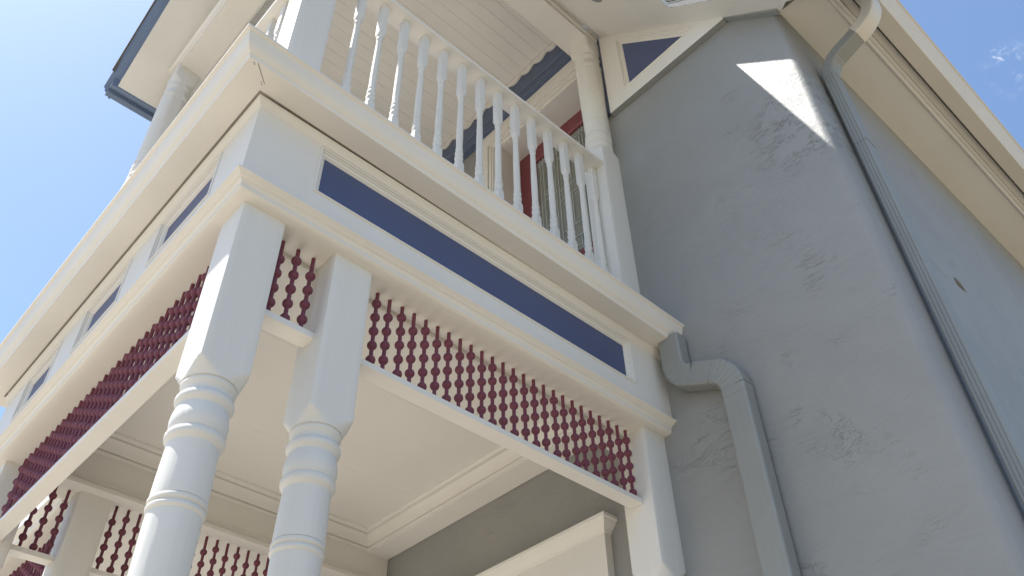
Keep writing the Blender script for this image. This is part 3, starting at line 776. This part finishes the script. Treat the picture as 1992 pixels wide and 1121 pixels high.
# ================================================================== SECOND BAY, set back beyond the first
OX = 0.335; Y2 = YE + 2.3
bay = thing("neighbouring_porch_bay", (OX, YE + 1, FLZ), "set-back second porch bay seen through the far spindles", "porch")
mb = MB(); mb.molding(low_c, [(OX, YE + 0.002), (OX, Y2), (L + 1.0, Y2)]); build("cornice", mb, WHITE, bay, smooth=28)
mb = MB(); mb.box(OX, OX + 0.03, YE + 0.002, Y2, 0.001, 0.34); build("frieze_board", mb, WHITE, bay)
mb = MB(); mb.box(OX + 0.2, L - 0.005, YE - 0.0 + 0.002, Y2 - 0.1, -0.02, 0.33); build("ceiling", mb, WHITE, bay)
mb = MB(); mb.box(OX - 0.08, L - 0.01, YE + 0.002, Y2 + 0.1, 0.345, 0.40); build("roof", mb, ROOF, bay)
mb = MB(); mb.box(OX, L, YE + 0.052, Y2, FLZ - 0.1, FLZ); build("floor", mb, DECK, bay)
spindle_frieze("frieze of burgundy spindles of the set-back bay, seen through the gap at the lower left", (OX + 0.092, OX + 0.150, YE + 0.02, Y2 - 0.2, -0.365, -0.344),
               [('BA'[i % 2], OX + 0.1120, YE + 0.055 + 0.0525 * i) for i in range(38)], (OX + .11, YE + 1, -0.36))
post(OX + c1, Y2 - c1, low_prof(), FLZ, "outermost post of the set-back porch bay", "turned posts carrying the porch", "shaft")

# ================================================================== BALCONY RAILINGS
def bal_mesh():
    B0 = 0.50
    prof = [(B0, .2), (0.815, .2), (0.840, 0.0235), (0.848, 0.0200), (0.856, 0.0170), (0.860, 0.0150), (0.866, 0.0148), (0.872, 0.0170), (0.880, 0.0185), (0.888, 0.0178), (0.895, 0.0150), (0.899, 0.0142), (0.904, 0.0160), (0.911, 0.0178), (0.918, 0.0170), (0.924, 0.0148),
            (0.930, 0.0138), (0.934, 0.0150), (0.940, 0.0158), (0.946, 0.0148), (0.956, 0.0140), (1.02, 0.0148), (1.12, 0.0142), (1.22, 0.0128), (1.285, 0.0120), (1.290, 0.0132), (1.296, 0.0150), (1.302, 0.0142), (1.306, 0.0128), (1.314, 0.0135), (1.322, 0.0165),
            (1.334, 0.0215), (1.342, 0.0238), (1.365, .2), (1.562, .2)]
    mb = MB(); mb.squareround(0, 0, prof, 0.0165, seg=32, soft=0.001); return mb
BAL = build("baluster", bal_mesh(), WHITE_WOOD, None, smooth=26); bal_used = [False]
def add_bal(parent, x, y):
    if not bal_used[0]: o = BAL; bal_used[0] = True
    else: o = BAL.copy(); COL.objects.link(o)
    o.parent = parent; o.location = (x + random.uniform(-.0015, .0015), y + random.uniform(-.001, .001), 0); o.rotation_euler.z = random.uniform(-.05, .05); o.matrix_parent_inverse = root_of(parent)
rl = thing("balcony_railing", (1.0, 0.11, DZ), "white balcony railing with turned balusters running to the grey wall", "railing", "balcony railings")
hand = [(0.060, 1.562), (0.158, 1.562), (0.160, 1.575), (0.150, 1.596), (0.128, 1.606), (0.090, 1.606), (0.068, 1.596), (0.058, 1.575)]
mb = MB(); mb.prism(hand, 'x', PL - 0.004, 1.785); build("handrail", mb, WHITE, rl, smooth=25)
mb = MB(); mb.box(PL - 0.004, 1.785, 0.075, 0.145, 0.465, 0.502, 0.003); build("bottom_rail", mb, WHITE, rl)
for i in range(13): add_bal(rl, 0.318 + 0.1108 * i, 0.109)
add_bal(rl, 1.7655, 0.128)
rl2 = thing("balcony_railing", (0.115, 1.0, DZ), "balcony railing along the sunny front, sunlit beside the corner post", "railing", "balcony railings")
mb = MB(); mb.prism([(a, b) for a, b in hand], 'y', PL - 0.004, YE - PL); build("handrail", mb, WHITE, rl2, smooth=25)
mb = MB(); mb.box(0.075, 0.145, PL, YE - PL, 0.465, 0.502, 0.003); build("bottom_rail", mb, WHITE, rl2)
nb = 15
for i in range(nb): add_bal(rl2, 0.109, PL + 0.085 + i * (YE - 2 * PL - 0.17) / (nb - 1))
rl3 = thing("balcony_railing", (1.0, YE - 0.11, DZ), "far balcony railing on the side away from the camera", "railing", "balcony railings")
mb = MB(); mb.prism([(YE - a, b) for a, b in hand], 'x', PL - 0.004, 1.785); build("handrail", mb, WHITE, rl3, smooth=25)
mb = MB(); mb.box(PL - 0.004, 1.785, YE - 0.145, YE - 0.075, 0.465, 0.502, 0.003); build("bottom_rail", mb, WHITE, rl3)
for i in range(14): add_bal(rl3, 0.318 + 0.1108 * i, YE - 0.109)

# ================================================================== LOWER DOOR WITH ITS CROWNED HEAD
hd = thing("entry_doorway", (L, 0.9, FLZ), "cream crowned doorway on the shaded grey wall under the porch ceiling", "doorway")
mb = MB(); mb.box(L - 0.040, L - 0.001, 0.375, 1.43, -0.92, -0.30); build("head_board", mb, WHITE, hd)
hp = [(0.0, -0.3395), (0.006, -0.337), (0.009, -0.327), (0.018, -0.318), (0.030, -0.306), (0.035, -0.296), (0.042, -0.293), (0.043, -0.280), (0.0, -0.280)]
hp2 = [(0.0, -0.960), (0.012, -0.955), (0.016, -0.935), (0.028, -0.925), (0.030, -0.912), (0.0, -0.912)]
hp2 = [(a, b + 0.27) for a, b in hp2]
pth = [(L - 0.001, 0.375), (L - 0.040, 0.375), (L - 0.040, 1.43), (L - 0.001, 1.43)]
mb = MB(); mb.molding(hp, pth); build("crown", mb, WHITE, hd, smooth=30)
mb = MB(); mb.molding(hp2, pth); build("lower_moulding", mb, WHITE, hd, smooth=30)
mb = MB(); mb.box(L + 0.12, L + 0.16, 0.47, 1.33, FLZ + 0.01, -0.93); leaf = build("door_leaf", mb, DOOR_RED, hd)
mb = MB(); mb.lathe(0, 0, [(0, .028), (.006, .028), (.01, .012), (.03, .012), (.036, .026), (.055, .028), (.062, .015)], 16)
mb.v = [(L + .118 - z, 0.56 + x, -2.0 + y) for x, y, z in mb.v]
build("handle", mb, CAME, leaf, smooth=40)
mb = MB(); mb.box(L - 0.03, L - 0.001, 0.375, 0.46, FLZ, -0.92); mb.box(L - 0.03, L - 0.001, 1.34, 1.43, FLZ, -0.92); build("door_frame", mb, WHITE, hd)

chx, chz = 2.74, 0.56
CHIP = mat("bare_cement", (0.20, 0.17, 0.13), 0.95, 0.1, 0.002, 90, (1, 1, 1), 0.3, 60)
mb = MB(); n = 14; vs = []
yw = CY - (chx - L) * 0.0075
for i in range(n):
    a = 2 * math.pi * i / n; r = random.uniform(.7, 1.2)
    vs.append((chx + 0.050 * r * math.cos(a), yw - 0.0015, chz + 0.030 * r * math.sin(a)))
vs += [(chx + (v[0] - chx) * 0.5, yw - 0.0045, chz + (v[2] - chz) * 0.5) for v in vs[:n]]
mb.add(vs, [list(range(n, 2 * n))] + [(i, (i + 1) % n, n + (i + 1) % n, n + i) for i in range(n)])
build("wall_chip", mb, CHIP, house)
# ================================================================== DOWNSPOUTS
def rrect(w, d, r=0.008, flutes=0, fa=0.0022):
    """rounded rectangle section, optional shallow flutes on all sides"""
    pts = []
    n = 40
    per = []
    def side(x0, y0, x1, y1, nx, ny, k):
        for i in range(n):
            t = i / n; x = x0 + (x1 - x0) * t; y = y0 + (y1 - y0) * t
            f = 0.0
            if flutes: f = -fa * max(0.0, math.sin(t * math.pi * 2 * k - math.pi / 2)) ** 1.5 if 0.08 < t < 0.92 else 0
            per.append((x + nx * f, y + ny * f))
    a, b = w / 2, d / 2
    side(-a + r, -b, a - r, -b, 0, -1, 3)
    for i in range(4): t = math.pi / 2 * i / 4; per.append((a - r + r * math.sin(t), -b + r - r * math.cos(t)))
    side(a, -b + r, a, b - r, 1, 0, 3)
    for i in range(4): t = math.pi / 2 * i / 4; per.append((a - r + r * math.cos(t), b - r + r * math.sin(t)))
    side(a - r, b, -a + r, b, 0, 1, 3)
    for i in range(4): t = math.pi / 2 * i / 4; per.append((-a + r - r * math.sin(t), b - r + r * math.cos(t)))
    side(-a, b - r, -a, -b + r, -1, 0, 3)
    for i in range(4): t = math.pi / 2 * i / 4; per.append((-a + r - r * math.cos(t), -b + r - r * math.sin(t)))
    return per
def bend(p0, pc, p1, n):
    out = []
    for i in range(n + 1):
        t = i / n; a = Vector(p0); b = Vector(pc); c = Vector(p1)
        out.append(tuple(a * (1 - t) ** 2 + b * 2 * t * (1 - t) + c * t * t))
    return out
def elbow(mb, sec, p0, pc, p1, up, n=48, crimps=6):
    pts = bend(p0, pc, p1, n)
    sc_ = [1 - 0.045 * (max(0, math.sin(i / n * crimps * 2 * math.pi)) ** 2) * (1 if 3 < i < n - 3 else 0) for i in range(n + 1)]
    mb.sweep(sec, pts, up, sc_)
# near the porch
d1 = thing("downspout", (L, -0.33, GZ), "grey downspout on the stucco wall with two ribbed elbows beside the cornice end", "downspout", "downspouts of the house")
xc = L - 0.040; UPX = (1, 0, 0)
sec = rrect(0.066, 0.100, 0.010)
A0 = (xc, -0.089, 0.343); A1 = (xc, -0.089, 0.215); AC = (xc, -0.092, 0.128); A2 = (xc, -0.168, 0.112)
B1 = (xc, -0.255, 0.072); BC = (xc, -0.325, 0.045); B2 = (xc, -0.331, -0.040)
mb = MB(); mb.sweep(sec, [A0, A1], UPX); elbow(mb, sec, A1, AC, A2, UPX, crimps=6)
build("upper_elbow", mb, PIPE, d1, smooth=35)
sec2 = [(a * 1.03, b * 1.03) for a, b in sec]
mb = MB(); mb.sweep(sec2, [A2, B1], UPX); elbow(mb, sec2, B1, BC, B2, UPX, crimps=6)
mb.sweep(sec2, [B2, (xc, -0.331, -0.075)], UPX)
build("lower_elbow", mb, PIPE, d1, smooth=35)
secf = rrect(0.066, 0.102, 0.010, flutes=1, fa=0.0005)
mb = MB(); mb.sweep([(a * 1.0, b * 1.0) for a, b in secf], [(xc, -0.331, -0.070), (xc, -0.331, GZ + 0.05)], UPX)
build("pipe", mb, PIPE, d1, smooth=35)
mb = MB(); mb.box(xc - 0.036, L - 0.001, -0.388, -0.274, -1.62, -1.59); build("strap", mb, PIPE, d1)
# at the side wall
d2 = thing("downspout", (2.12, -1.04, GZ), "fluted grey downspout beside the rounded house corner, white elbow under the gutter", "downspout", "downspouts of the house")
x2 = 2.128; y2 = CY - 0.042
sec = rrect(0.078, 0.056, 0.007, flutes=1)
UX = (1, 0, 0)
mb = MB(); mb.sweep(sec, [(x2, y2 + 0.000, 1.455), (x2, y2 - 0.002, 0.95)], UX)
build("upper_pipe", mb, PIPE, d2, smooth=35)
mb = MB(); mb.sweep([(a * 0.95, b * 0.95) for a, b in sec], [(x2, y2 - 0.001, 0.97), (x2, y2 - 0.006, GZ + 0.05)], UX)
build("pipe", mb, PIPE, d2, smooth=35)
secg = rrect(0.080, 0.058, 0.009)
mb = MB(); elbow(mb, secg, (x2, y2, 1.440), (x2, y2 + 0.002, 1.535), (x2, y2 - 0.085, 1.568), UX, crimps=5)
mb.sweep(secg, [(x2, y2 - 0.085, 1.568), (x2, -1.235, 1.612)], UX)
build("grey_elbow", mb, PIPE, d2, smooth=35)
secw = rrect(0.086, 0.064, 0.010)
mb = MB(); elbow(mb, secw, (x2, -1.215, 1.606), (x2, -1.322, 1.640), (x2, -1.326, 1.745), UX, crimps=0)
mb.sweep(secw, [(x2, -1.326, 1.745), (x2, -1.326, EZ + 0.004)], UX)
build("white_elbow", mb, GUTTER, d2, smooth=35)
